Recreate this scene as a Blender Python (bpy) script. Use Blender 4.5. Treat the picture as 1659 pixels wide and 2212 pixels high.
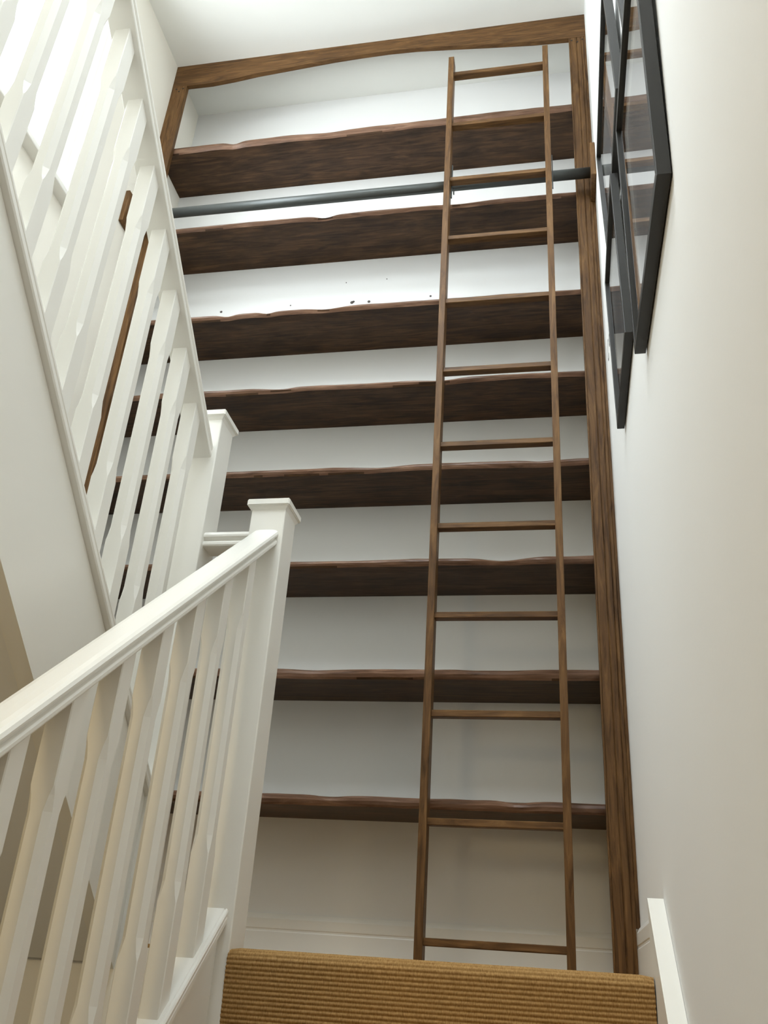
import bpy, bmesh, math, random
from mathutils import Matrix, Vector, noise

for o in list(bpy.data.objects):
    bpy.data.objects.remove(o)
S = bpy.context.scene
COL = S.collection
random.seed(7)

# ------------------------------------------------------------------ camera
EYE = -0.035                      # the lens is 3.5 cm below the landing (landing carpet = z 0)
R_ = Vector((0.98138, 0.18128, 0.06342)).normalized()
F_ = Vector((-0.18994, 0.86722, 0.46028)).normalized()
U_ = R_.cross(F_).normalized()
R_ = F_.cross(U_).normalized()
cd = bpy.data.cameras.new('camera')
cam = bpy.data.objects.new('camera', cd)
COL.objects.link(cam)
cam.matrix_world = Matrix(((R_.x, U_.x, -F_.x, 0.0), (R_.y, U_.y, -F_.y, 0.0), (R_.z, U_.z, -F_.z, EYE), (0, 0, 0, 1)))
cd.sensor_fit = 'HORIZONTAL'
cd.sensor_width = 36.0
cd.lens = 36.0 * 1944.47 / 1659.0
cd.clip_start = 0.01
S.camera = cam

# ------------------------------------------------------------------ view + world
S.view_settings.view_transform = 'Standard'
S.view_settings.look = 'None'
S.view_settings.gamma = 1.0
S.view_settings.use_curve_mapping = False
S.view_settings.exposure = 0.09
S.cycles.use_denoising = True
S.cycles.max_bounces = 7
S.cycles.diffuse_bounces = 5
S.cycles.glossy_bounces = 3
S.cycles.use_adaptive_sampling = True
S.cycles.adaptive_threshold = 0.06
S.cycles.adaptive_min_samples = 16

wd = bpy.data.worlds.new('daylight_sky')
S.world = wd
wd.use_nodes = True
bg = wd.node_tree.nodes['Background']
bg.inputs[0].default_value = (0.80, 0.90, 1.0, 1)
bg.inputs[1].default_value = 3.0


def area_light(name, loc, direction, sx, sy, power, color):
    ld = bpy.data.lights.new(name, 'AREA')
    ld.shape = 'RECTANGLE'
    ld.size, ld.size_y = sx, sy
    ld.energy = power
    ld.color = color
    lo = bpy.data.objects.new(name, ld)
    COL.objects.link(lo)
    lo.location = loc
    lo.rotation_euler = Vector(direction).to_track_quat('-Z', 'Y').to_euler()
    return lo


# daylight entering by the stair window (left wall) and by an added, unseen roof window
ZC = 3.815                     # ceiling
YREAR = -1.90                  # wall behind the camera
area_light('stair_window_daylight', (-1.93, 1.50, 3.03), (1, 0.0, -0.28), 1.15, 1.2, 46, (0.88, 0.95, 1.0))
area_light('added_overhead_daylight', (-0.70, 0.20, ZC + 0.12), (0, 0.12, -1), 1.05, 1.05, 74, (0.87, 0.95, 1.0))
# warm light added out of view behind the camera, for the lower flight
area_light('added_warm_light', (-1.25, -0.75, 0.95), (0.0, 0.85, -0.50), 0.45, 0.45, 8, (1.0, 0.77, 0.42))


# ------------------------------------------------------------------ materials
def new_mat(name):
    m = bpy.data.materials.new(name)
    m.use_nodes = True
    nt = m.node_tree
    return m, nt, nt.nodes['Principled BSDF']


def N(nt, kind, **kw):
    n = nt.nodes.new(kind)
    for k, v in kw.items():
        setattr(n, k, v)
    return n


def paint(name, col, rough=0.6, bump=0.02, scale=180, var=0.03, spec=0.5):
    m, nt, b = new_mat(name)
    tc = N(nt, 'ShaderNodeTexCoord')
    n1 = N(nt, 'ShaderNodeTexNoise')
    n1.inputs['Scale'].default_value = 2.2
    n1.inputs['Detail'].default_value = 2
    nt.links.new(tc.outputs['Object'], n1.inputs['Vector'])
    mx = N(nt, 'ShaderNodeMix', data_type='RGBA')
    mx.inputs[6].default_value = (*[c * (1 - var) for c in col], 1)
    mx.inputs[7].default_value = (*[min(1, c * (1 + var)) for c in col], 1)
    nt.links.new(n1.outputs['Fac'], mx.inputs[0])
    nt.links.new(mx.outputs[2], b.inputs['Base Color'])
    n2 = N(nt, 'ShaderNodeTexNoise')
    n2.inputs['Scale'].default_value = scale
    nt.links.new(tc.outputs['Object'], n2.inputs['Vector'])
    bp = N(nt, 'ShaderNodeBump')
    bp.inputs['Strength'].default_value = bump
    bp.inputs['Distance'].default_value = 0.002
    nt.links.new(n2.outputs['Fac'], bp.inputs['Height'])
    nt.links.new(bp.outputs[0], b.inputs['Normal'])
    b.inputs['Roughness'].default_value = rough
    b.inputs['Specular IOR Level'].default_value = spec
    return m


def wood(name, dark, mid, light, axis, rough=0.42, blotch=0.55):
    """stained oak with the grain running along one axis, knots and darker patches"""
    m, nt, b = new_mat(name)
    tc = N(nt, 'ShaderNodeTexCoord')
    st = [48.0, 48.0, 48.0]
    st['XYZ'.index(axis)] = 4.5
    mp = N(nt, 'ShaderNodeMapping')
    mp.inputs['Scale'].default_value = st
    oi = N(nt, 'ShaderNodeObjectInfo')
    mul = N(nt, 'ShaderNodeMath', operation='MULTIPLY')
    mul.inputs[1].default_value = 37.0
    nt.links.new(oi.outputs['Random'], mul.inputs[0])
    add = N(nt, 'ShaderNodeVectorMath', operation='ADD')
    nt.links.new(tc.outputs['Object'], add.inputs[0])
    nt.links.new(mul.outputs[0], add.inputs[1])
    nt.links.new(add.outputs[0], mp.inputs['Vector'])
    g = N(nt, 'ShaderNodeTexNoise')
    g.inputs['Scale'].default_value = 1.0
    g.inputs['Detail'].default_value = 5
    g.inputs['Roughness'].default_value = 0.62
    g.inputs['Distortion'].default_value = 1.6
    nt.links.new(mp.outputs[0], g.inputs['Vector'])
    cr = N(nt, 'ShaderNodeValToRGB')
    cr.color_ramp.elements[0].position = 0.30
    cr.color_ramp.elements[0].color = (*dark, 1)
    cr.color_ramp.elements[1].position = 0.72
    cr.color_ramp.elements[1].color = (*light, 1)
    e = cr.color_ramp.elements.new(0.52)
    e.color = (*mid, 1)
    nt.links.new(g.outputs['Fac'], cr.inputs[0])
    # broad stain patches and knots
    mp2 = N(nt, 'ShaderNodeMapping')
    s2 = [13.0, 13.0, 13.0]
    s2['XYZ'.index(axis)] = 6.0
    mp2.inputs['Scale'].default_value = s2
    nt.links.new(add.outputs[0], mp2.inputs['Vector'])
    p = N(nt, 'ShaderNodeTexNoise')
    p.inputs['Scale'].default_value = 1.0
    p.inputs['Detail'].default_value = 3
    nt.links.new(mp2.outputs[0], p.inputs['Vector'])
    pr = N(nt, 'ShaderNodeValToRGB')
    pr.color_ramp.elements[0].position = 0.32
    pr.color_ramp.elements[0].color = (blotch, blotch, blotch * 1.02, 1)
    pr.color_ramp.elements[1].position = 0.58
    pr.color_ramp.elements[1].color = (1, 1, 1, 1)
    nt.links.new(p.outputs['Fac'], pr.inputs[0])
    mx = N(nt, 'ShaderNodeMix', data_type='RGBA', blend_type='MULTIPLY')
    mx.inputs[0].default_value = 1.0
    nt.links.new(cr.outputs[0], mx.inputs[6])
    nt.links.new(pr.outputs[0], mx.inputs[7])
    nt.links.new(mx.outputs[2], b.inputs['Base Color'])
    bp = N(nt, 'ShaderNodeBump')
    bp.inputs['Strength'].default_value = 0.35
    bp.inputs['Distance'].default_value = 0.0012
    nt.links.new(g.outputs['Fac'], bp.inputs['Height'])
    nt.links.new(bp.outputs[0], b.inputs['Normal'])
    b.inputs['Roughness'].default_value = rough
    b.inputs['Specular IOR Level'].default_value = 0.22
    return m


M_WALL = paint('white_emulsion', (0.83, 0.833, 0.818), 0.85, 0.06, 120, 0.015, 0.2)
M_CREAM = paint('cream_emulsion', (0.85, 0.815, 0.725), 0.85, 0.06, 120, 0.015, 0.2)
M_CEIL = paint('ceiling_emulsion', (0.84, 0.84, 0.795), 0.9, 0.05, 120, 0.012, 0.2)
M_TRIM = paint('white_eggshell_woodwork', (0.85, 0.835, 0.78), 0.32, 0.05, 45, 0.012, 0.5)
M_STEP = paint('painted_stair_timber', (0.80, 0.78, 0.73), 0.4, 0.04, 60, 0.02)
OAK_D = ((0.034, 0.0165, 0.0075), (0.080, 0.041, 0.019), (0.140, 0.073, 0.034))
OAK_M = ((0.062, 0.029, 0.010), (0.138, 0.069, 0.024), (0.220, 0.118, 0.044))
M_OAKX = wood('dark_stained_oak_shelf', *OAK_D, 'X')
M_BEAM = wood('stained_oak_beam', *OAK_M, 'X', 0.5, 0.8)
M_OAKZ = wood('stained_oak_post', *OAK_M, 'Z', 0.5, 0.75)
M_STILE = wood('stained_oak_stile', *OAK_M, 'Z', 0.45, 0.8)
M_RUNG = wood('stained_oak_rung', *OAK_M, 'X', 0.45, 0.8)
M_FLOOR = wood('oak_hall_floor', (0.08, 0.045, 0.02), (0.16, 0.09, 0.045), (0.24, 0.14, 0.07), 'Y', 0.45, 0.8)
M_EDGE = wood('lit_waney_oak_edge', (0.085, 0.042, 0.022), (0.180, 0.098, 0.060), (0.280, 0.165, 0.105), 'X', 0.35, 0.75)  # paler than the shelf: the lit look of its front is in the colour
M_PEG = paint('dark_oak_peg', (0.018, 0.010, 0.006), 0.6, 0.1, 90, 0.2)
M_BLACK = paint('black_frame_lacquer', (0.020, 0.019, 0.016), 0.42, 0.05, 200, 0.1, 0.4)
M_MAT = paint('mount_board', (0.80, 0.80, 0.78), 0.9, 0.02, 200, 0.02, 0.1)
M_PRINT = paint('grey_print_paper', (0.50, 0.50, 0.51), 0.9, 0.02, 60, 0.35, 0.1)
M_PENCIL = paint('pencil_lead', (0.035, 0.03, 0.028), 0.7, 0.0, 60, 0.1)
M_HOLE = paint('rawl_plug_grey', (0.10, 0.085, 0.075), 0.8, 0.05, 60, 0.2)


def metal():
    m, nt, b = new_mat('hammered_grey_steel')
    tc = N(nt, 'ShaderNodeTexCoord')
    n = N(nt, 'ShaderNodeTexNoise')
    n.inputs['Scale'].default_value = 220
    nt.links.new(tc.outputs['Object'], n.inputs['Vector'])
    bp = N(nt, 'ShaderNodeBump')
    bp.inputs['Strength'].default_value = 0.35
    bp.inputs['Distance'].default_value = 0.001
    nt.links.new(n.outputs['Fac'], bp.inputs['Height'])
    nt.links.new(bp.outputs[0], b.inputs['Normal'])
    b.inputs['Base Color'].default_value = (0.075, 0.082, 0.078, 1)
    b.inputs['Metallic'].default_value = 0.35
    b.inputs['Roughness'].default_value = 0.38
    return m


def glass(name):
    m, nt, b = new_mat(name)
    nt.nodes.remove(b)
    out = nt.nodes['Material Output']
    tr = N(nt, 'ShaderNodeBsdfTransparent')
    gl = N(nt, 'ShaderNodeBsdfGlossy')
    gl.inputs['Roughness'].default_value = 0.015
    lw = N(nt, 'ShaderNodeLayerWeight')
    lw.inputs['Blend'].default_value = 0.5
    pw = N(nt, 'ShaderNodeMath', operation='POWER')
    pw.inputs[1].default_value = 5.0
    nt.links.new(lw.outputs['Facing'], pw.inputs[0])
    fr = N(nt, 'ShaderNodeMath', operation='MULTIPLY_ADD')
    fr.inputs[1].default_value = 0.96
    fr.inputs[2].default_value = 0.04
    nt.links.new(pw.outputs[0], fr.inputs[0])
    mx = N(nt, 'ShaderNodeMixShader')
    nt.links.new(fr.outputs[0], mx.inputs[0])
    nt.links.new(tr.outputs[0], mx.inputs[1])
    nt.links.new(gl.outputs[0], mx.inputs[2])
    nt.links.new(mx.outputs[0], out.inputs['Surface'])
    return m


def carpet_mat():
    m, nt, b = new_mat('ribbed_sisal_carpet')
    tc = N(nt, 'ShaderNodeTexCoord')
    mp = N(nt, 'ShaderNodeMapping')
    mp.inputs['Scale'].default_value = (420, 150, 150)
    nt.links.new(tc.outputs['Object'], mp.inputs['Vector'])
    n = N(nt, 'ShaderNodeTexNoise')
    n.inputs['Scale'].default_value = 1.0
    n.inputs['Detail'].default_value = 4
    nt.links.new(mp.outputs[0], n.inputs['Vector'])
    cr = N(nt, 'ShaderNodeValToRGB')
    cr.color_ramp.elements[0].position = 0.30
    cr.color_ramp.elements[0].color = (0.27, 0.150, 0.052, 1)
    cr.color_ramp.elements[1].position = 0.70
    cr.color_ramp.elements[1].color = (0.46, 0.285, 0.115, 1)
    nt.links.new(n.outputs['Fac'], cr.inputs[0])
    nt.links.new(cr.outputs[0], b.inputs['Base Color'])
    bp = N(nt, 'ShaderNodeBump')
    bp.inputs['Strength'].default_value = 0.35
    bp.inputs['Distance'].default_value = 0.002
    nt.links.new(n.outputs['Fac'], bp.inputs['Height'])
    nt.links.new(bp.outputs[0], b.inputs['Normal'])
    b.inputs['Roughness'].default_value = 0.95
    b.inputs['Specular IOR Level'].default_value = 0.1
    return m


M_STEEL = metal()
M_GLASS = glass('picture_glass')
M_CARPET = carpet_mat()


# ------------------------------------------------------------------ helpers
def tag(o, label=None, cat=None, group=None, kind=None):
    if label:
        o['label'] = label
    if cat:
        o['category'] = cat
    if group:
        o['group'] = group
    if kind:
        o['kind'] = kind
    return o


def empty(name, loc):
    o = bpy.data.objects.new(name, None)
    o.empty_display_size = 0.1
    COL.objects.link(o)
    o.location = loc
    return o


def link(name, me, mat, parent=None):
    o = bpy.data.objects.new(name, me)
    COL.objects.link(o)
    if mat and not me.materials:
        me.materials.append(mat)
    if parent is not None:
        o.parent = parent
        # vertices are written in world coordinates: undo the parent chain's offset
        off = Vector((0, 0, 0))
        q = parent
        while q is not None:
            off += q.location
            q = q.parent
        o.location = -off
    return o


def mesh(name, verts, faces, mat, parent=None, smooth=False):
    me = bpy.data.meshes.new(name)
    me.from_pydata(verts, [], faces)
    bm = bmesh.new()
    bm.from_mesh(me)
    bmesh.ops.recalc_face_normals(bm, faces=bm.faces)
    bm.to_mesh(me)
    bm.free()
    if smooth:
        for p in me.polygons:
            p.use_smooth = True
    return link(name, me, mat, parent)


def box(name, lo, hi, mat, parent=None, bev=0.0015, seg=1):
    bm = bmesh.new()
    bmesh.ops.create_cube(bm, size=1)
    for v in bm.verts:
        v.co = Vector([(lo[i] + hi[i]) / 2 + v.co[i] * (hi[i] - lo[i]) for i in range(3)])
    if bev:
        bmesh.ops.bevel(bm, geom=list(bm.edges), offset=bev, segments=seg, affect='EDGES', profile=0.5)
    me = bpy.data.meshes.new(name)
    bm.to_mesh(me)
    bm.free()
    return link(name, me, mat, parent)


def sweep(name, prof, p0, p1, side, up, mat, parent=None):
    """extrude a closed profile [(u, v)] from p0 to p1; side and up are world vectors (ends stay in their plane)"""
    p0, p1, side, up = Vector(p0), Vector(p1), Vector(side), Vector(up)
    n = len(prof)
    vs = [tuple(p + side * u + up * v) for p in (p0, p1) for (u, v) in prof]
    fs = [(i, (i + 1) % n, n + (i + 1) % n, n + i) for i in range(n)]
    fs += [tuple(range(n))[::-1], tuple(range(n, 2 * n))]
    return mesh(name, vs, fs, mat, parent)


def prism(name, poly, axis, a, b, mat, parent=None):
    """poly of 2D points extruded along axis ('X': poly is (Y,Z); 'Y': (X,Z); 'Z': (X,Y))"""
    def P(q, t):
        return {'X': (t, q[0], q[1]), 'Y': (q[0], t, q[1]), 'Z': (q[0], q[1], t)}[axis]
    n = len(poly)
    vs = [P(q, a) for q in poly] + [P(q, b) for q in poly]
    fs = [(i, (i + 1) % n, n + (i + 1) % n, n + i) for i in range(n)]
    fs += [tuple(range(n))[::-1], tuple(range(n, 2 * n))]
    return mesh(name, vs, fs, mat, parent)


def tube(name, p0, p1, r, mat, parent=None, seg=24):
    p0, p1 = Vector(p0), Vector(p1)
    d = (p1 - p0).normalized()
    a = d.orthogonal().normalized()
    b = d.cross(a)
    vs = []
    for p in (p0, p1):
        for i in range(seg):
            t = 2 * math.pi * i / seg
            vs.append(tuple(p + a * (r * math.cos(t)) + b * (r * math.sin(t))))
    fs = [(i, (i + 1) % seg, seg + (i + 1) % seg, seg + i) for i in range(seg)]
    fs += [tuple(range(seg))[::-1], tuple(range(seg, 2 * seg))]
    o = mesh(name, vs, fs, mat, parent)
    for p in o.data.polygons:
        p.use_smooth = len(p.vertices) == 4
    return o


def struct(o):
    o['kind'] = 'structure'
    return o


def nz(x, y=0.0, z=0.0):
    return noise.noise(Vector((x, y, z)))


# ------------------------------------------------------------------ key dimensions (metres)
XR, XL = 0.176, -1.747         # right and left wall faces
YF, YB = 2.60, 2.88            # face of the bookcase frame, back wall of the alcove
YN = 1.865                     # top nosing / front of the newels
ZG = -1.58                     # ground floor

# ------------------------------------------------------------------ the room
T = 0.12
struct(box('wall_right', (XR, YREAR, ZG), (XR + T, YB + T, ZC), M_WALL, bev=0))
wb = struct(box('wall_back', (XL - T, YB, ZG), (XR, YB + T, ZC), M_WALL, bev=0))
struct(box('floor', (XL - T, YREAR - T, ZG - 0.1), (XR + T, YB + T, ZG), M_FLOOR, bev=0))

# upper-floor landing over the hall behind the camera
UPPER = [(XL, YREAR), (XR, YREAR), (XR, -0.30), (-0.80, -0.30), (-0.80, -0.02), (XL, -0.02)]
fu = struct(prism('floor_upper', UPPER, 'Z', 1.36, 1.56, M_STEP))
prism('upper_landing_carpet', UPPER, 'Z', 1.56, 1.568, M_CARPET, fu)
# left wall with the window opening
WY0, WY1, WZ0, WZ1 = 0.86, 2.14, 2.415, 3.62


def wall_with_hole(name, axis, at, thick, a0, a1, z0, z1, h):
    """wall of given thickness with a rectangular hole h=(b0,b1,hz0,hz1)"""
    b0, b1, q0, q1 = h
    xs, zs = [a0, b0, b1, a1], [z0, q0, q1, z1]
    vs, fs = [], []
    for t in (at, at + thick):
        for z in zs:
            for a in xs:
                vs.append({'Y': (t, a, z), 'X': (a, t, z), 'Z': (a, z, t)}[axis])
    def idx(s, i, j):
        return s * 16 + j * 4 + i
    for s in (0, 1):
        for j in range(3):
            for i in range(3):
                if (i, j) == (1, 1):
                    continue
                fs.append((idx(s, i, j), idx(s, i + 1, j), idx(s, i + 1, j + 1), idx(s, i, j + 1)))
    loop = [(1, 1), (2, 1), (2, 2), (1, 2)]
    for k in range(4):
        p, q = loop[k], loop[(k + 1) % 4]
        fs.append((idx(0, *p), idx(0, *q), idx(1, *q), idx(1, *p)))
    ring = [(i, 0) for i in range(3)] + [(3, j) for j in range(3)] + [(i, 3) for i in (3, 2, 1)] + [(0, j) for j in (3, 2, 1)]
    for k in range(len(ring)):
        p, q = ring[k], ring[(k + 1) % len(ring)]
        fs.append((idx(0, *p), idx(0, *q), idx(1, *q), idx(1, *p)))
    return mesh(name, vs, fs, M_WALL)


wl = struct(wall_with_hole('wall_left', 'Y', XL, -T, YREAR, YB, ZG, ZC, (WY0, WY1, WZ0, WZ1)))
wl.data.materials[0] = M_CREAM
struct(box('wall_front', (XL, YREAR - T, ZG), (XR, YREAR, ZC), M_WALL, bev=0))
RW = (-1.25, -0.15, -0.35, 0.75)     # ceiling opening for the added, unseen roof window (x0, x1, y0, y1)
ce = struct(wall_with_hole('ceiling', 'Z', ZC, 0.10, XL - T, XR + T, YREAR - T, YB + T, RW))
ce.data.materials[0] = M_CEIL

# windows: frame, bars, panes and a projecting sill board
w1 = struct(empty('window_1', (XL - 0.08, (WY0 + WY1) / 2, WZ0)))
fx0, fx1 = XL - 0.10, XL - 0.05
for n_, lo, hi in (('jamb', (fx0, WY0, WZ0), (fx1, WY0 + 0.055, WZ1)), ('jamb', (fx0, WY1 - 0.055, WZ0), (fx1, WY1, WZ1)),
                   ('bottom_rail', (fx0, WY0 + 0.055, WZ0), (fx1, WY1 - 0.055, WZ0 + 0.06)),
                   ('top_rail', (fx0, WY0 + 0.055, WZ1 - 0.055), (fx1, WY1 - 0.055, WZ1)),
                   ('mullion', (fx0, 1.475, WZ0 + 0.06), (fx1, 1.525, WZ1 - 0.055))):
    box(n_, lo, hi, M_TRIM, w1, 0.002)
for a, b in ((WY0 + 0.055, 1.475), (1.525, WY1 - 0.055)):
    box('pane', (fx0 + 0.022, a, WZ0 + 0.06), (fx0 + 0.026, b, WZ1 - 0.055), M_GLASS, w1, 0)
box('window_sill', (XL - 0.06, WY0 - 0.05, WZ0 - 0.024), (XL + 0.045, WY1 + 0.03, WZ0), M_TRIM, w1, 0.005, 2)
w2 = struct(empty('added_roof_window', (-0.70, 0.20, ZC)))  # unseen roof window, added to bring steep light down the stair well
for lo, hi in (((RW[0], RW[2]), (RW[0] + 0.05, RW[3])), ((RW[1] - 0.05, RW[2]), (RW[1], RW[3])),
               ((RW[0] + 0.05, RW[2]), (RW[1] - 0.05, RW[2] + 0.05)), ((RW[0] + 0.05, RW[3] - 0.05), (RW[1] - 0.05, RW[3]))):
    box('added_roof_window_frame', (*lo, ZC + 0.04), (*hi, ZC + 0.09), M_TRIM, w2, 0.002)
box('pane', (RW[0] + 0.05, RW[2] + 0.05, ZC + 0.062), (RW[1] - 0.05, RW[3] - 0.05, ZC + 0.066), M_GLASS, w2, 0)

# landing slab with its apron towards the stair well
struct(box('floor_landing', (XL, YN + 0.012, -0.20), (XR, YB, -0.008), M_STEP, bev=0))
struct(box('wall_under_landing', (XL, YN + 0.06, ZG), (XR, YN + 0.16, -0.20), M_WALL, bev=0))


# skirting boards: flat board with a stepped top
def skirt(name, a, b, along, face, out):
    h = 0.122
    prof = [(0, 0), (0.011, 0), (0.011, 0.072), (0.0095, 0.075), (0.0095, 0.079), (0.011, 0.082), (0.011, 0.108), (0.004, h), (0, h)]
    if along == 'X':
        o = prism(name, [(face + out * d, z) for d, z in prof], 'X', a, b, M_TRIM)
    else:
        o = prism(name, [(face + out * d, z) for d, z in prof], 'Y', a, b, M_TRIM)
    return struct(o)


skirt('baseboard_back', XL, XR - 0.011, 'X', YB, -1)
skirt('baseboard_right', YN + 0.055, YB, 'Y', XR, -1)
skirt('baseboard_left', YN + 0.10, YB - 0.011, 'Y', XL, 1)

# filler and plug marks on the alcove wall above the third shelf
for x, z, r in ((-1.422, 2.507, 0.0055), (-1.107, 2.514, 0.003), (-0.835, 2.505, 0.0075), (-0.828, 2.509, 0.005),
                (-0.761, 2.503, 0.0065), (-0.498, 2.508, 0.0045), (-0.869, 2.618, 0.0022), (-0.691, 2.621, 0.0022)):
    tube('wall_plug', (x, YB - 0.0015, z), (x, YB + 0.004, z), r, M_HOLE, wb, 12)


# ------------------------------------------------------------------ staircase, lower flight
SL = 0.806                     # pitch of the lower flight
SU = 0.855                     # pitch of the upper flight
RISE, NST = 0.195, 8
GO = RISE / SL
XS0, XS1 = -0.656, 0.1455      # between outer string and wall string

st = empty('staircase', (-0.26, 0.9, ZG))
tag(st, 'lower staircase flight with white strings and ribbed tan carpet climbing to the landing', 'stairs')
for i in range(1, NST):
    z = -RISE * i
    y1 = YN - GO * (i - 1)
    y0 = YN - GO * i
    box('step', (XS0, y0 + 0.012, z - RISE), (XS1, y1 + 0.012, z - 0.008), M_STEP, st, 0)


def carpet_strip(name, path, x0, x1, parent, pitch=0.0083, amp=0.0026, nx=40):
    """ribbed carpet following a (y, z) path: ribs run across the stair, edges slightly irregular"""
    pts = [Vector((0, p[0], p[1])) for p in path]
    L, acc = [0.0], 0.0
    for a, b in zip(pts, pts[1:]):
        acc += (b - a).length
        L.append(acc)
    step = pitch / 6
    n = int(acc / step)
    prof = []
    for k in range(n + 1):
        s = acc * k / n
        j = max(i for i in range(len(L)) if L[i] <= s + 1e-9)
        j = min(j, len(pts) - 2)
        t = (s - L[j]) / (L[j + 1] - L[j])
        p = pts[j].lerp(pts[j + 1], t)
        d0 = (pts[j + 1] - pts[j]).normalized()
        nn = Vector((0, -d0.z, d0.y))
        prof.append((p, nn, s))
    # smooth the normals round the nosing
    nb = []
    for k in range(len(prof)):
        v = Vector((0, 0, 0))
        for q in range(max(0, k - 6), min(len(prof), k + 7)):
            v += prof[q][1]
        nb.append(v.normalized())
    vs, fs = [], []
    for k, (p, nn, s) in enumerate(prof):
        a = amp * abs(math.sin(math.pi * s / pitch)) ** 0.8
        for i in range(nx + 1):
            x = x0 + (x1 - x0) * i / nx
            w = a * (1 + 0.12 * nz(x * 60, s * 300)) + 0.0004 * nz(x * 25, s * 90)
            if i in (0, nx):
                w -= 0.003
                x += (0.0012 if i == 0 else -0.0012) * nz(s * 260, 3.3)
            q = p + nb[k] * w
            vs.append((x, q.y, q.z))
    m = nx + 1
    for k in range(len(prof) - 1):
        for i in range(nx):
            fs.append((k * m + i, k * m + i + 1, (k + 1) * m + i + 1, (k + 1) * m + i))
    return mesh(name, vs, fs, M_CARPET, parent, True)


def nosing(y, z, r=0.019, n=8):
    """carpet wrapping round a nosing whose front is at y and top at z, from riser to tread"""
    return [(y + r - r * math.cos(math.pi / 2 * k / n), z - r + r * math.sin(math.pi / 2 * k / n)) for k in range(n + 1)]


cp = st
carpet_strip('riser_carpet', [(YN + 0.004, -RISE + 0.002)] + nosing(YN - 0.006, 0.0) + [(YN + 0.06, 0.0)], XS0 + 0.0005, XS1 - 0.002, cp)
for i in range(1, NST - 1):
    y, z = YN - GO * i, -RISE * i
    carpet_strip('riser_carpet', [(y + 0.010, z - RISE + 0.002)] + nosing(y, z) + [(y + GO + 0.008, z)], XS0 + 0.0005, XS1 - 0.002, cp, 0.0083, 0.0026, 10)
box('landing_carpet', (XL + 0.012, YN + 0.060, -0.008), (XR - 0.012, YB - 0.012, 0.0), M_CARPET, bpy.data.objects['floor_landing'], 0)

# wall string on the right, its sloping top edge, and the outer string under the balusters
def zstr(y):
    return 0.135 + SL * (y - 1.92)


prism('wall_string', [(1.92, -0.20), (1.92, 0.135), (0.0, zstr(0.0)), (-0.05, zstr(-0.05)), (-0.05, ZG), (0.25, ZG)], 'X', XS1, XR - 0.0005, M_TRIM, st)


def zbase(y):                  # top of the lower base rail
    return 0.046 + SL * (y - 1.833)


def zhand(y):                  # top of the lower handrail
    return 0.916 + SL * (y - YN)


NX0, NX1 = -0.742, -0.6546     # lower newel in plan
NXC = (NX0 + NX1) / 2
LOWY = -0.05
prism('outer_string', [(YN, zbase(YN) - 0.03 - 0.27), (YN, zbase(YN) - 0.03), (LOWY, zbase(LOWY) - 0.03), (LOWY, max(ZG, zbase(LOWY) - 0.30))],
      'X', NXC - 0.017, NXC + 0.017, M_TRIM, st)

# ------------------------------------------------------------------ balustrades
# handrail section: broad, slightly domed top, grooved sides
HR = []
for u, v in ((0.0, 0.0), (0.016, -0.0004), (0.025, -0.0022), (0.0305, -0.0062), (0.033, -0.0125), (0.0325, -0.0175), (0.0295, -0.0205),
             (0.0250, -0.0235), (0.0250, -0.0265), (0.0290, -0.0290), (0.0318, -0.0325), (0.0318, -0.0385), (0.0300, -0.0420), (0.022, -0.0425)):
    HR.append((u, v))
HR = HR + [(-u, v) for u, v in HR[:0:-1]]
# base rail section: flat top with a small double bead on each side
BR = []
for u, v in ((0.0, 0.0), (0.0225, 0.0), (0.0238, -0.0022), (0.0252, -0.0022), (0.0264, 0.0), (0.0295, -0.0008), (0.0318, -0.0045), (0.0318, -0.0100),
             (0.0300, -0.0125), (0.0318, -0.0150), (0.0318, -0.0260), (0.0295, -0.0300)):
    BR.append((u, v))
BR = BR + [(-u, v) for u, v in BR[:0:-1]]


def newel(name, x0, x1, y0, y1, zb, ztop, parent):
    """square post with a flat moulded cap; ztop = top of the cap"""
    p = box(name, (x0, y0, zb), (x1, y1, ztop - 0.020), M_TRIM, parent, 0.003, 2)
    o = 0.0105
    bm = bmesh.new()
    bmesh.ops.create_cube(bm, size=1)
    for v in bm.verts:
        v.co = Vector(((x0 + x1) / 2 + v.co.x * (x1 - x0 + 2 * o), (y0 + y1) / 2 + v.co.y * (y1 - y0 + 2 * o), ztop - 0.009 + v.co.z * 0.018))
    bmesh.ops.bevel(bm, geom=list(bm.edges), offset=0.0025, segments=2, affect='EDGES')
    me = bpy.data.meshes.new('newel_cap')
    bm.to_mesh(me)
    bm.free()
    link('newel_cap', me, M_TRIM, p)
    # small cove under the cap
    k = 0.0055
    vs = [(x0 - 0.0003, y0 - 0.0003), (x1 + 0.0003, y0 - 0.0003), (x1 + 0.0003, y1 + 0.0003), (x0 - 0.0003, y1 + 0.0003)]
    vs2 = [(x0 - k, y0 - k), (x1 + k, y0 - k), (x1 + k, y1 + k), (x0 - k, y1 + k)]
    V = [(a, b, ztop - 0.027) for a, b in vs] + [(a, b, ztop - 0.0175) for a, b in vs2]
    mesh('cap_moulding', V, [(0, 1, 5, 4), (1, 2, 6, 5), (2, 3, 7, 6), (3, 0, 4, 7), (3, 2, 1, 0), (4, 5, 6, 7)], M_TRIM, p)
    return p


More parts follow.
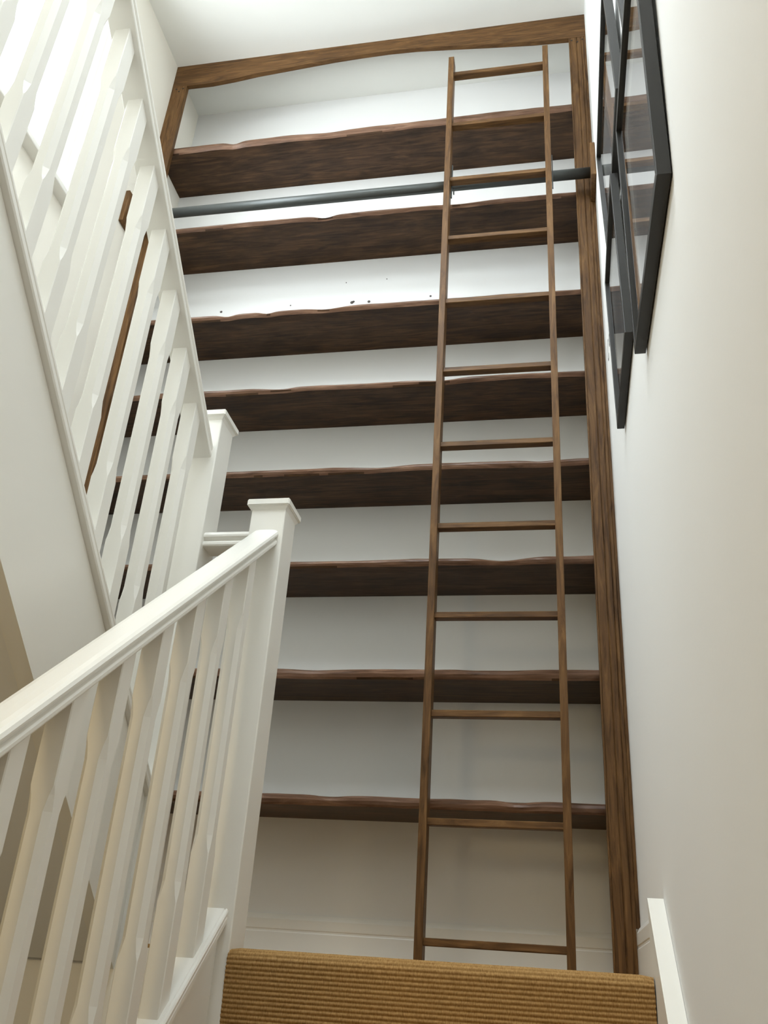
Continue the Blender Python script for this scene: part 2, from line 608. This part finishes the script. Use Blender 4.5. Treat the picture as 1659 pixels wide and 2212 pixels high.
def baluster(xc, yc, zb, zt, parent, rake, half=0.0185):
    """square spindle with stopped chamfers"""
    c0, c1 = 0.0015, 0.0092
    za, zd = zb + 0.170, zt - 0.150
    rings = [(zb, c0), (za, c0), (za + 0.012, c1 * 0.55), (za + 0.034, c1), (zd - 0.034, c1), (zd - 0.012, c1 * 0.55), (zd, c0), (zt, c0)]
    vs, fs = [], []
    for z, c in rings:
        h = half
        for dx, dy in ((h - c, -h), (h, -h + c), (h, h - c), (h - c, h), (-h + c, h), (-h, h - c), (-h, -h + c), (-h + c, -h)):
            vs.append((xc + dx, yc + dy, z + (rake * dy if z in (zb, zt) else 0.0)))
    for r in range(len(rings) - 1):
        for i in range(8):
            j = (i + 1) % 8
            fs.append((r * 8 + i, r * 8 + j, r * 8 + 8 + j, r * 8 + 8 + i))
    fs.append(tuple(range(8))[::-1])
    q = (len(rings) - 1) * 8
    fs.append(tuple(range(q, q + 8)))
    return mesh('baluster', vs, fs, M_TRIM, parent)


b1 = empty('balustrade', (NXC, 0.9, -0.6))
tag(b1, 'white painted balustrade of the lower flight, its handrail crossing the lower left', 'balustrade', 'stair balustrades')
newel('newel_post', NX0, NX1, YN, YN + 0.0875, -0.55, 0.9975, b1)
sweep('handrail', HR, (NXC, YN + 0.002, zhand(YN + 0.002)), (NXC, LOWY, zhand(LOWY)), (1, 0, 0), (0, 0, 1), M_TRIM, b1)
sweep('base_rail', BR, (NXC, YN + 0.001, zbase(YN)), (NXC, LOWY, zbase(LOWY)), (1, 0, 0), (0, 0, 1), M_TRIM, b1)
yb = 1.7497
while yb > 0.25:
    yc = yb + 0.0185
    baluster(NXC - 0.001, yc, zbase(yc) - 0.004, zhand(yc) - 0.034, b1, SL)
    yb -= 0.1200

# upper flight
MX0, MX1 = -0.949, -0.8615
MXC = (MX0 + MX1) / 2


def zbase2(y):
    return 0.5745 + SU * (1.556 - y)


def zhand2(y):
    return 1.171 + SU * (YN - y)


UPY = -0.05
b2 = empty('balustrade', (MXC, 1.0, 1.0))
tag(b2, 'white painted balustrade of the upper flight, rising out of the top left corner', 'balustrade', 'stair balustrades')
newel('newel_post', MX0, MX1, YN, YN + 0.0875, -0.55, 1.2715, b2)
sweep('handrail', HR, (MXC, YN + 0.002, zhand2(YN + 0.002)), (MXC, UPY, zhand2(UPY)), (1, 0, 0), (0, 0, 1), M_TRIM, b2)
sweep('base_rail', BR, (MXC, YN + 0.001, zbase2(YN)), (MXC, UPY, zbase2(UPY)), (1, 0, 0), (0, 0, 1), M_TRIM, b2)
yb = 1.7545
while yb > 0.2:
    yc = yb + 0.0185
    baluster(MXC, yc, zbase2(yc) - 0.004, zhand2(yc) - 0.034, b2, -SU)
    yb -= 0.1067

# short level rail joining the two newels
sr = tag(sweep('landing_rail', HR, (MX1 - 0.001, YN + 0.044, 0.924), (NX0 + 0.001, YN + 0.044, 0.924), (0, 1, 0), (0, 0, 1), M_TRIM),
         'short level white handrail joining the two capped newel posts', 'handrail')

# upper flight: string, treads, soffit
s2 = empty('staircase', ((XL + MXC) / 2, 1.0, 0.0))
tag(s2, 'upper staircase flight with deep white string and plastered underside on the left', 'stairs')


def off2(y, d):
    return zbase2(y) - 0.03 - d


prism('outer_string', [(YN, max(-0.05, off2(YN, 0.335))), (YN, off2(YN, 0)), (UPY, off2(UPY, 0)), (UPY, off2(UPY, 0.335))],
      'X', MXC - 0.017, MXC + 0.017, M_TRIM, s2)
prism('wall_string', [(YN + 0.08, -0.008), (YN + 0.08, 0.20), (UPY, off2(UPY, -0.06)), (UPY, off2(UPY, 0.335))], 'X', XL + 0.0005, XL + 0.03, M_TRIM, s2)
prism('soffit', [(YN, off2(YN, 0.320)), (YN, off2(YN, 0.29)), (UPY, off2(UPY, 0.29)), (UPY, off2(UPY, 0.320))], 'X', XL + 0.03, MXC - 0.017, M_WALL, s2)
g2 = RISE / SU
for i in range(8):
    y1 = YN - g2 * i
    z = RISE * (i + 1)
    prism('step', [(y1, z - RISE), (y1, z), (y1 - g2 - 0.01, z), (y1 - g2 - 0.01, z - 0.03), (y1 - 0.02, z - 0.03), (y1 - 0.02, z - RISE)], 'X', XL + 0.03, MXC - 0.017, M_STEP, s2)


# ------------------------------------------------------------------ fitted bookcase
bc = empty('fitted_bookcase', ((XL + XR) / 2, YF, 0.0))
tag(bc, 'tall built-in bookcase of dark stained oak with eight empty rough-edged shelves', 'bookcase')
SHELVES = [   # top z, bottom z, notches (x, half width, depth back, depth down)
    (3.278, 3.236, [(-1.387, 0.035, 0.010, 0.006), (-0.95, 0.10, 0.007, 0.004)]),
    (2.768, 2.741, [(-0.917, 0.04, 0.012, 0.006), (-0.35, 0.08, 0.006, 0.003)]),
    (2.272, 2.246, [(-1.269, 0.035, 0.011, 0.005), (-1.105, 0.03, 0.009, 0.004), (-0.861, 0.06, 0.007, 0.004)]),
    (1.901, 1.876, [(-0.40, 0.07, 0.008, 0.004), (-1.0, 0.06, 0.006, 0.004)]),
    (1.544, 1.517, [(-0.60, 0.08, 0.008, 0.004), (-0.05, 0.05, 0.006, 0.003)]),
    (1.186, 1.158, [(-0.484, 0.07, 0.003, -0.004), (-0.179, 0.07, 0.011, 0.006)]),
    (0.814, 0.782, [(-0.75, 0.08, 0.005, 0.003), (-0.2, 0.1, 0.004, 0.003)]),
    (0.433, 0.402, [(-0.680, 0.045, 0.008, 0.004), (-0.138, 0.045, 0.008, 0.004)]),
]


def shelf(k, zt, zb, notches):
    n = 120
    vs, fs = [], []
    yf = YF + 0.0225
    for i in range(n + 1):
        x = XL + 0.001 + (XR - XL - 0.002) * i / n
        dn = sum(d * math.exp(-((x - c) / w) ** 2) for c, w, d, _ in notches)
        dz = sum(d * math.exp(-((x - c) / w) ** 2) for c, w, _, d in notches)
        a = 0.006 + 0.006 * nz(x * 2.3, k * 7.1) + 0.0022 * nz(x * 11, k * 3.7)
        b = 0.003 * nz(x * 1.9, k * 5.3, 2.0) + 0.0012 * nz(x * 14, k * 2.9, 5.0)
        c = 0.006 + 0.007 * nz(x * 3.1, k * 9.9, 4.0) + 0.0025 * nz(x * 13, k * 1.7, 1.0)
        e = 0.0035 * nz(x * 2.7, k * 4.1, 8.0) + 0.0015 * nz(x * 12, k, 9.0)
        yt = yf + max(0, a) + dn + 0.003
        ztf = zt + b - dz
        zbf = zb + e
        pr = [(YB - 0.0005, zt), (yt + 0.02, zt + b * 0.4), (yt, ztf - 0.001), (yf + max(0, a) * 0.5 + dn * 0.7, ztf - 0.007),
              (yf + max(0, c) * 0.4 + dn * 0.5, (ztf + zbf) / 2), (yf + max(0, c) * 0.8 + dn * 0.6 + 0.001, zbf + 0.006),
              (yf + max(0, c) + dn * 0.6 + 0.004, zbf), (yf + 0.05, zb), (YB - 0.0005, zb)]
        vs += [(x, y, z) for y, z in pr]
    m = 9
    for i in range(n):
        for j in range(m):
            q = (j + 1) % m
            fs.append((i * m + j, i * m + q, (i + 1) * m + q, (i + 1) * m + j))
    fs.append(tuple(range(m)))
    fs.append(tuple(range(n * m, n * m + m))[::-1])
    o = mesh('shelf', vs, fs, M_OAKX, bc)
    o.data.materials.append(M_EDGE)          # waney front edge, the light it catches painted as paler wood
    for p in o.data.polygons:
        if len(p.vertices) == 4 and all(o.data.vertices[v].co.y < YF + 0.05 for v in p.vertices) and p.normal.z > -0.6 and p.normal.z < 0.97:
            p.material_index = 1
    return o


for k, (zt, zb, nt_) in enumerate(SHELVES):
    shelf(k, zt, zb, nt_)


# arched top beam of the face frame
BEAM = [(XL, 3.668), (-1.673, 3.668), (-1.551, 3.666), (-1.44, 3.677), (-1.327, 3.694), (-1.21, 3.705), (-1.086, 3.716), (-0.96, 3.727), (-0.834, 3.734),
        (-0.70, 3.736), (-0.572, 3.731), (-0.40, 3.712), (-0.216, 3.690), (-0.05, 3.672), (0.105, 3.663), (XR, 3.663)]
vs, fs = [], []
for x, z in BEAM:
    zz = z + 0.0015 * nz(x * 9, 1.1)
    x = min(max(x, XL + 0.0005), XR - 0.0005)
    vs += [(x, YF, zz), (x, YF, ZC - 0.0005), (x, YF + 0.021, ZC - 0.0005), (x, YF + 0.021, zz)]
for i in range(len(BEAM) - 1):
    for j in range(4):
        q = (j + 1) % 4
        fs.append((i * 4 + j, i * 4 + q, i * 4 + 4 + q, i * 4 + 4 + j))
fs += [(0, 1, 2, 3), tuple(len(vs) - 4 + j for j in range(4))[::-1]]
beam = mesh('top_beam', vs, fs, M_BEAM, bc)


def post(x0, x1, ztop, grooves, notch, seed):
    """upright of the face frame: grooved board; notch = (height, x limit) cut round the skirting"""
    depth = 0.003
    sec = [(0.0, 0.0)]
    w = x1 - x0
    for g, gw, d in grooves:
        sec += [(g * w - gw, 0.0), (g * w - gw * 0.2, d), (g * w + gw * 0.2, d), (g * w + gw, 0.0)]
    sec += [(w, 0.0)]
    zs = [0.0]
    if notch:
        zs += [notch[0], notch[0] + 0.0001]
    z = zs[-1]
    while z < ztop - 0.06:
        z += 0.055
        zs.append(z)
    zs.append(ztop)
    vs, fs = [], []
    m = len(sec) + 2
    for z in zs:
        lim = x1 if not notch or z > notch[0] + 1e-6 else notch[1]
        wob = 0.0012 * nz(z * 4, seed) + 0.0005 * nz(z * 17, seed)
        row = []
        for i, (u, d) in enumerate(sec):
            x = x0 + u
            if i == 0:
                x += wob
            elif 0 < i < len(sec) - 1:
                x += 1.5 * wob
            gg = d * (0.75 + 0.6 * nz(z * 5, u * 60, seed)) if d else 0
            row.append((min(x, lim), YF + gg, z))
        row += [(lim, YF + 0.021, z), (x0 + wob, YF + 0.021, z)]
        vs += row
    for k in range(len(zs) - 1):
        for i in range(m):
            q = (i + 1) % m
            fs.append((k * m + i, k * m + q, (k + 1) * m + q, (k + 1) * m + i))
    fs.append(tuple(range(m))[::-1])
    fs.append(tuple(range((len(zs) - 1) * m, len(zs) * m)))
    return mesh('post', vs, fs, M_OAKZ, bc)


pr_ = post(0.104, XR - 0.0005, 3.662, [(0.08, 0.0012, 0.002), (0.46, 0.0022, 0.0035), (0.73, 0.0022, 0.0035), (0.88, 0.0014, 0.0028)], (0.122, 0.1645), 3.0)
pl_ = post(XL + 0.0005, -1.673, 3.667, [(0.35, 0.0015, 0.0018), (0.7, 0.0015, 0.0018)], (0.0001, -1.673), 8.0)
for par, pts in ((pr_, ((0.116, 3.645), (0.162, 3.645), (0.140, 3.632))), (pl_, ((-1.724, 3.650), (-1.690, 3.650), (-1.708, 3.632)))):
    for x, z in pts:
        tube('peg', (x, YF - 0.0012, z), (x, YF + 0.006, z), 0.0042, M_PEG, par, 12)

# ------------------------------------------------------------------ ladder rail and ladder
YP, ZP, RP = 2.529, 2.752, 0.0205
lr = empty('ladder_rail', ((XL + XR) / 2, YP, ZP))
tag(lr, 'round dark grey steel pipe across the bookcase on wooden wall blocks', 'rail')
tube('rail_pipe', (XL + 0.017, YP, ZP), (XR - 0.017, YP, ZP), RP, M_STEEL, lr, 32)
for x0, x1 in ((XL + 0.0005, XL + 0.019), (XR - 0.019, XR - 0.0005)):
    box('mounting_block', (x0, 2.462, ZP - 0.082), (x1, YF - 0.001, ZP + 0.058 + 0.03), M_STILE, lr, 0.002)

ld = empty('library_ladder', (-0.19, 2.53, 0.0))
tag(ld, 'narrow dark oak ladder with twelve rungs hanging from the pipe against the shelves', 'ladder')


def yl(z):                     # front face of the ladder at height z (it hangs almost plumb)
    return 2.535 - 0.0295 * z


XI0, XI1 = -0.3735, -0.0105    # inner faces of the stiles
for x0, x1, zt in ((XI0 - 0.0225, XI0, 3.405), (XI1, XI1 + 0.0225, 3.405)):
    d = 0.052
    bm = bmesh.new()
    bmesh.ops.create_cube(bm, size=1)
    for v in bm.verts:
        z = 0.001 if v.co.z < 0 else zt
        y = yl(z) + (0 if v.co.y < 0 else d)
        v.co = Vector((x0 if v.co.x < 0 else x1, y, z))
    bmesh.ops.bevel(bm, geom=list(bm.edges), offset=0.0015, segments=1, affect='EDGES')
    me = bpy.data.meshes.new('stile')
    bm.to_mesh(me)
    bm.free()
    link('stile', me, M_STILE, ld)
ZR0 = 0.0685                   # front top edge of the lowest rung
for i in range(12):
    zt = ZR0 + i * 0.2958
    y = yl(zt) + 0.010
    r = box('rung', (XI0 - 0.008, y, zt - 0.019), (XI1 + 0.008, y + 0.030, zt), M_RUNG, ld, 0.0015)
# steel hooks that carry the ladder on the pipe
for x in (XI0 + 0.0015, XI1 + 0.0235):
    yh = yl(ZP) + 0.052
    prof = [(yh - 0.014, ZP - 0.10), (yh - 0.006, ZP - 0.10), (yh - 0.006, ZP + 0.024)]
    arc_o = [(YP + 0.0295 * math.cos(t), ZP + 0.0295 * math.sin(t)) for t in [math.pi * (1 - k / 10) for k in range(11)]]
    arc_i = [(YP + 0.0225 * math.cos(t), ZP + 0.0225 * math.sin(t)) for t in [math.pi * k / 10 for k in range(11)]]
    outer = [(yh - 0.014, ZP - 0.10), (yh - 0.014, ZP + 0.075), (yh - 0.006, ZP + 0.075)] + arc_o + [(YP + 0.0295, ZP - 0.018), (YP + 0.0225, ZP - 0.018)] + arc_i + [(yh - 0.006, ZP - 0.10)]
    prism('hook', outer, 'X', x, x + 0.004, M_STEEL, ld)


# ------------------------------------------------------------------ pictures on the right wall
def picture(label, Yc, z0, rot, lean, w, h, t, fw):
    """black box frame hung on the right wall. built flat (a along depth, b up, c out of the wall), then leaned and turned"""
    root = empty('picture_frame', (XR, Yc, z0 + h / 2))
    tag(root, label, 'picture', 'black framed pictures on the right wall')

    def P(a, b, c):
        y = a * math.cos(rot) - b * math.sin(rot)
        z = a * math.sin(rot) + b * math.cos(rot) + h / 2
        return (XR - 0.002 - z * math.sin(lean) - c * math.cos(lean), Yc + y, z0 + z * math.cos(lean) - c * math.sin(lean))

    def slab(name, a0, a1, b0, b1, c0, c1, mat, mitre=0):
        q = [(a0, b0), (a1, b0), (a1, b1), (a0, b1)]
        if mitre == 1:      # bottom / top rails mitred at the ends
            q = [(a0, b0), (a1, b0), (a1 - fw, b1), (a0 + fw, b1)]
        if mitre == 2:
            q = [(a0 + fw, b0), (a1 - fw, b0), (a1, b1), (a0, b1)]
        if mitre == 3:      # near stile
            q = [(a0, b0), (a1, b0 + fw), (a1, b1 - fw), (a0, b1)]
        if mitre == 4:
            q = [(a0, b0 + fw), (a1, b0), (a1, b1), (a0, b1 - fw)]
        V = [P(a, b, c0) for a, b in q] + [P(a, b, c1) for a, b in q]
        o = mesh(name, V, [(0, 1, 2, 3), (4, 5, 6, 7), (0, 1, 5, 4), (1, 2, 6, 5), (2, 3, 7, 6), (3, 0, 4, 7)], mat, root)
        bm = bmesh.new()
        bm.from_mesh(o.data)
        if mat is M_BLACK:
            bmesh.ops.bevel(bm, geom=list(bm.edges), offset=0.0006, segments=1, affect='EDGES')
        bm.to_mesh(o.data)
        bm.free()
        return o

    A, B = w / 2, h / 2
    slab('frame_rail', -A, A, -B, -B + fw, 0, t, M_BLACK, 1)
    slab('frame_rail', -A, A, B - fw, B, 0, t, M_BLACK, 2)
    slab('frame_rail', -A, -A + fw, -B, B, 0, t, M_BLACK, 3)
    slab('frame_rail', A - fw, A, -B, B, 0, t, M_BLACK, 4)
    slab('mount', -A + fw, A - fw, -B + fw, B - fw, 0.002, 0.004, M_MAT)
    slab('print', -A + fw + 0.06, A - fw - 0.06, -B + fw + 0.06, B - fw - 0.06, 0.0042, 0.0048, M_PRINT)
    slab('glass', -A + fw, A - fw, -B + fw, B - fw, t - 0.008, t - 0.006, M_GLASS)
    return root


picture('large black box frame hung nearest the camera, slightly askew on the right wall', 1.186, 1.0396, 0.0876, 0.0142, 0.4775, 0.564, 0.0208, 0.016)
picture('lowest black frame on the right wall, half hidden behind the askew large one', 1.828, 1.2624, 0.004, 0.0162, 0.394, 0.491, 0.0185, 0.016)
picture('wide black frame leaning off the right wall beside the pipe end', 1.676, 1.768, -0.0046, 0.0316, 0.54, 0.402, 0.0204, 0.016)
picture('highest black frame on the right wall, only a sliver showing at the top edge', 1.005, 1.665, 0.0, 0.036, 0.40, 0.50, 0.0204, 0.016)

# pencilled letters on the wall beside the lowest picture
def stroke(pts, parent, r=0.0036):
    vs, fs = [], []
    pts = [Vector(p) for p in pts]
    for i, p in enumerate(pts):
        a = pts[max(0, i - 1)]
        b = pts[min(len(pts) - 1, i + 1)]
        d = (b - a).normalized()
        nrm = Vector((-d.y, d.x)) * r
        for q, dx in ((p + nrm, 0), (p - nrm, 0), (p - nrm, 0.0006), (p + nrm, 0.0006)):
            vs.append((XR + 0.0002 - dx, q.x, q.y))
    for i in range(len(pts) - 1):
        for j in range(4):
            k = (j + 1) % 4
            fs.append((i * 4 + j, i * 4 + k, i * 4 + 4 + k, i * 4 + 4 + j))
    fs += [(0, 1, 2, 3), tuple(len(vs) - 4 + j for j in range(4))]
    return mesh('pencil_stroke', vs, fs, M_PENCIL, parent)


wr = bpy.data.objects['wall_right']


def arc(cy, cz, ry, rz, t0, t1, n=12):
    return [(cy + ry * math.cos(math.radians(t0 + (t1 - t0) * k / n)), cz + rz * math.sin(math.radians(t0 + (t1 - t0) * k / n))) for k in range(n + 1)]


stroke(arc(2.44, 1.835, 0.030, 0.034, 130, -130 + 0), wr)
for cy in (2.375, 2.325):
    stroke(arc(cy, 1.825, 0.018, 0.018, 150, -210, 16), wr)
    stroke([(cy - 0.017, 1.846), (cy - 0.018, 1.815), (cy - 0.024, 1.805)], wr)
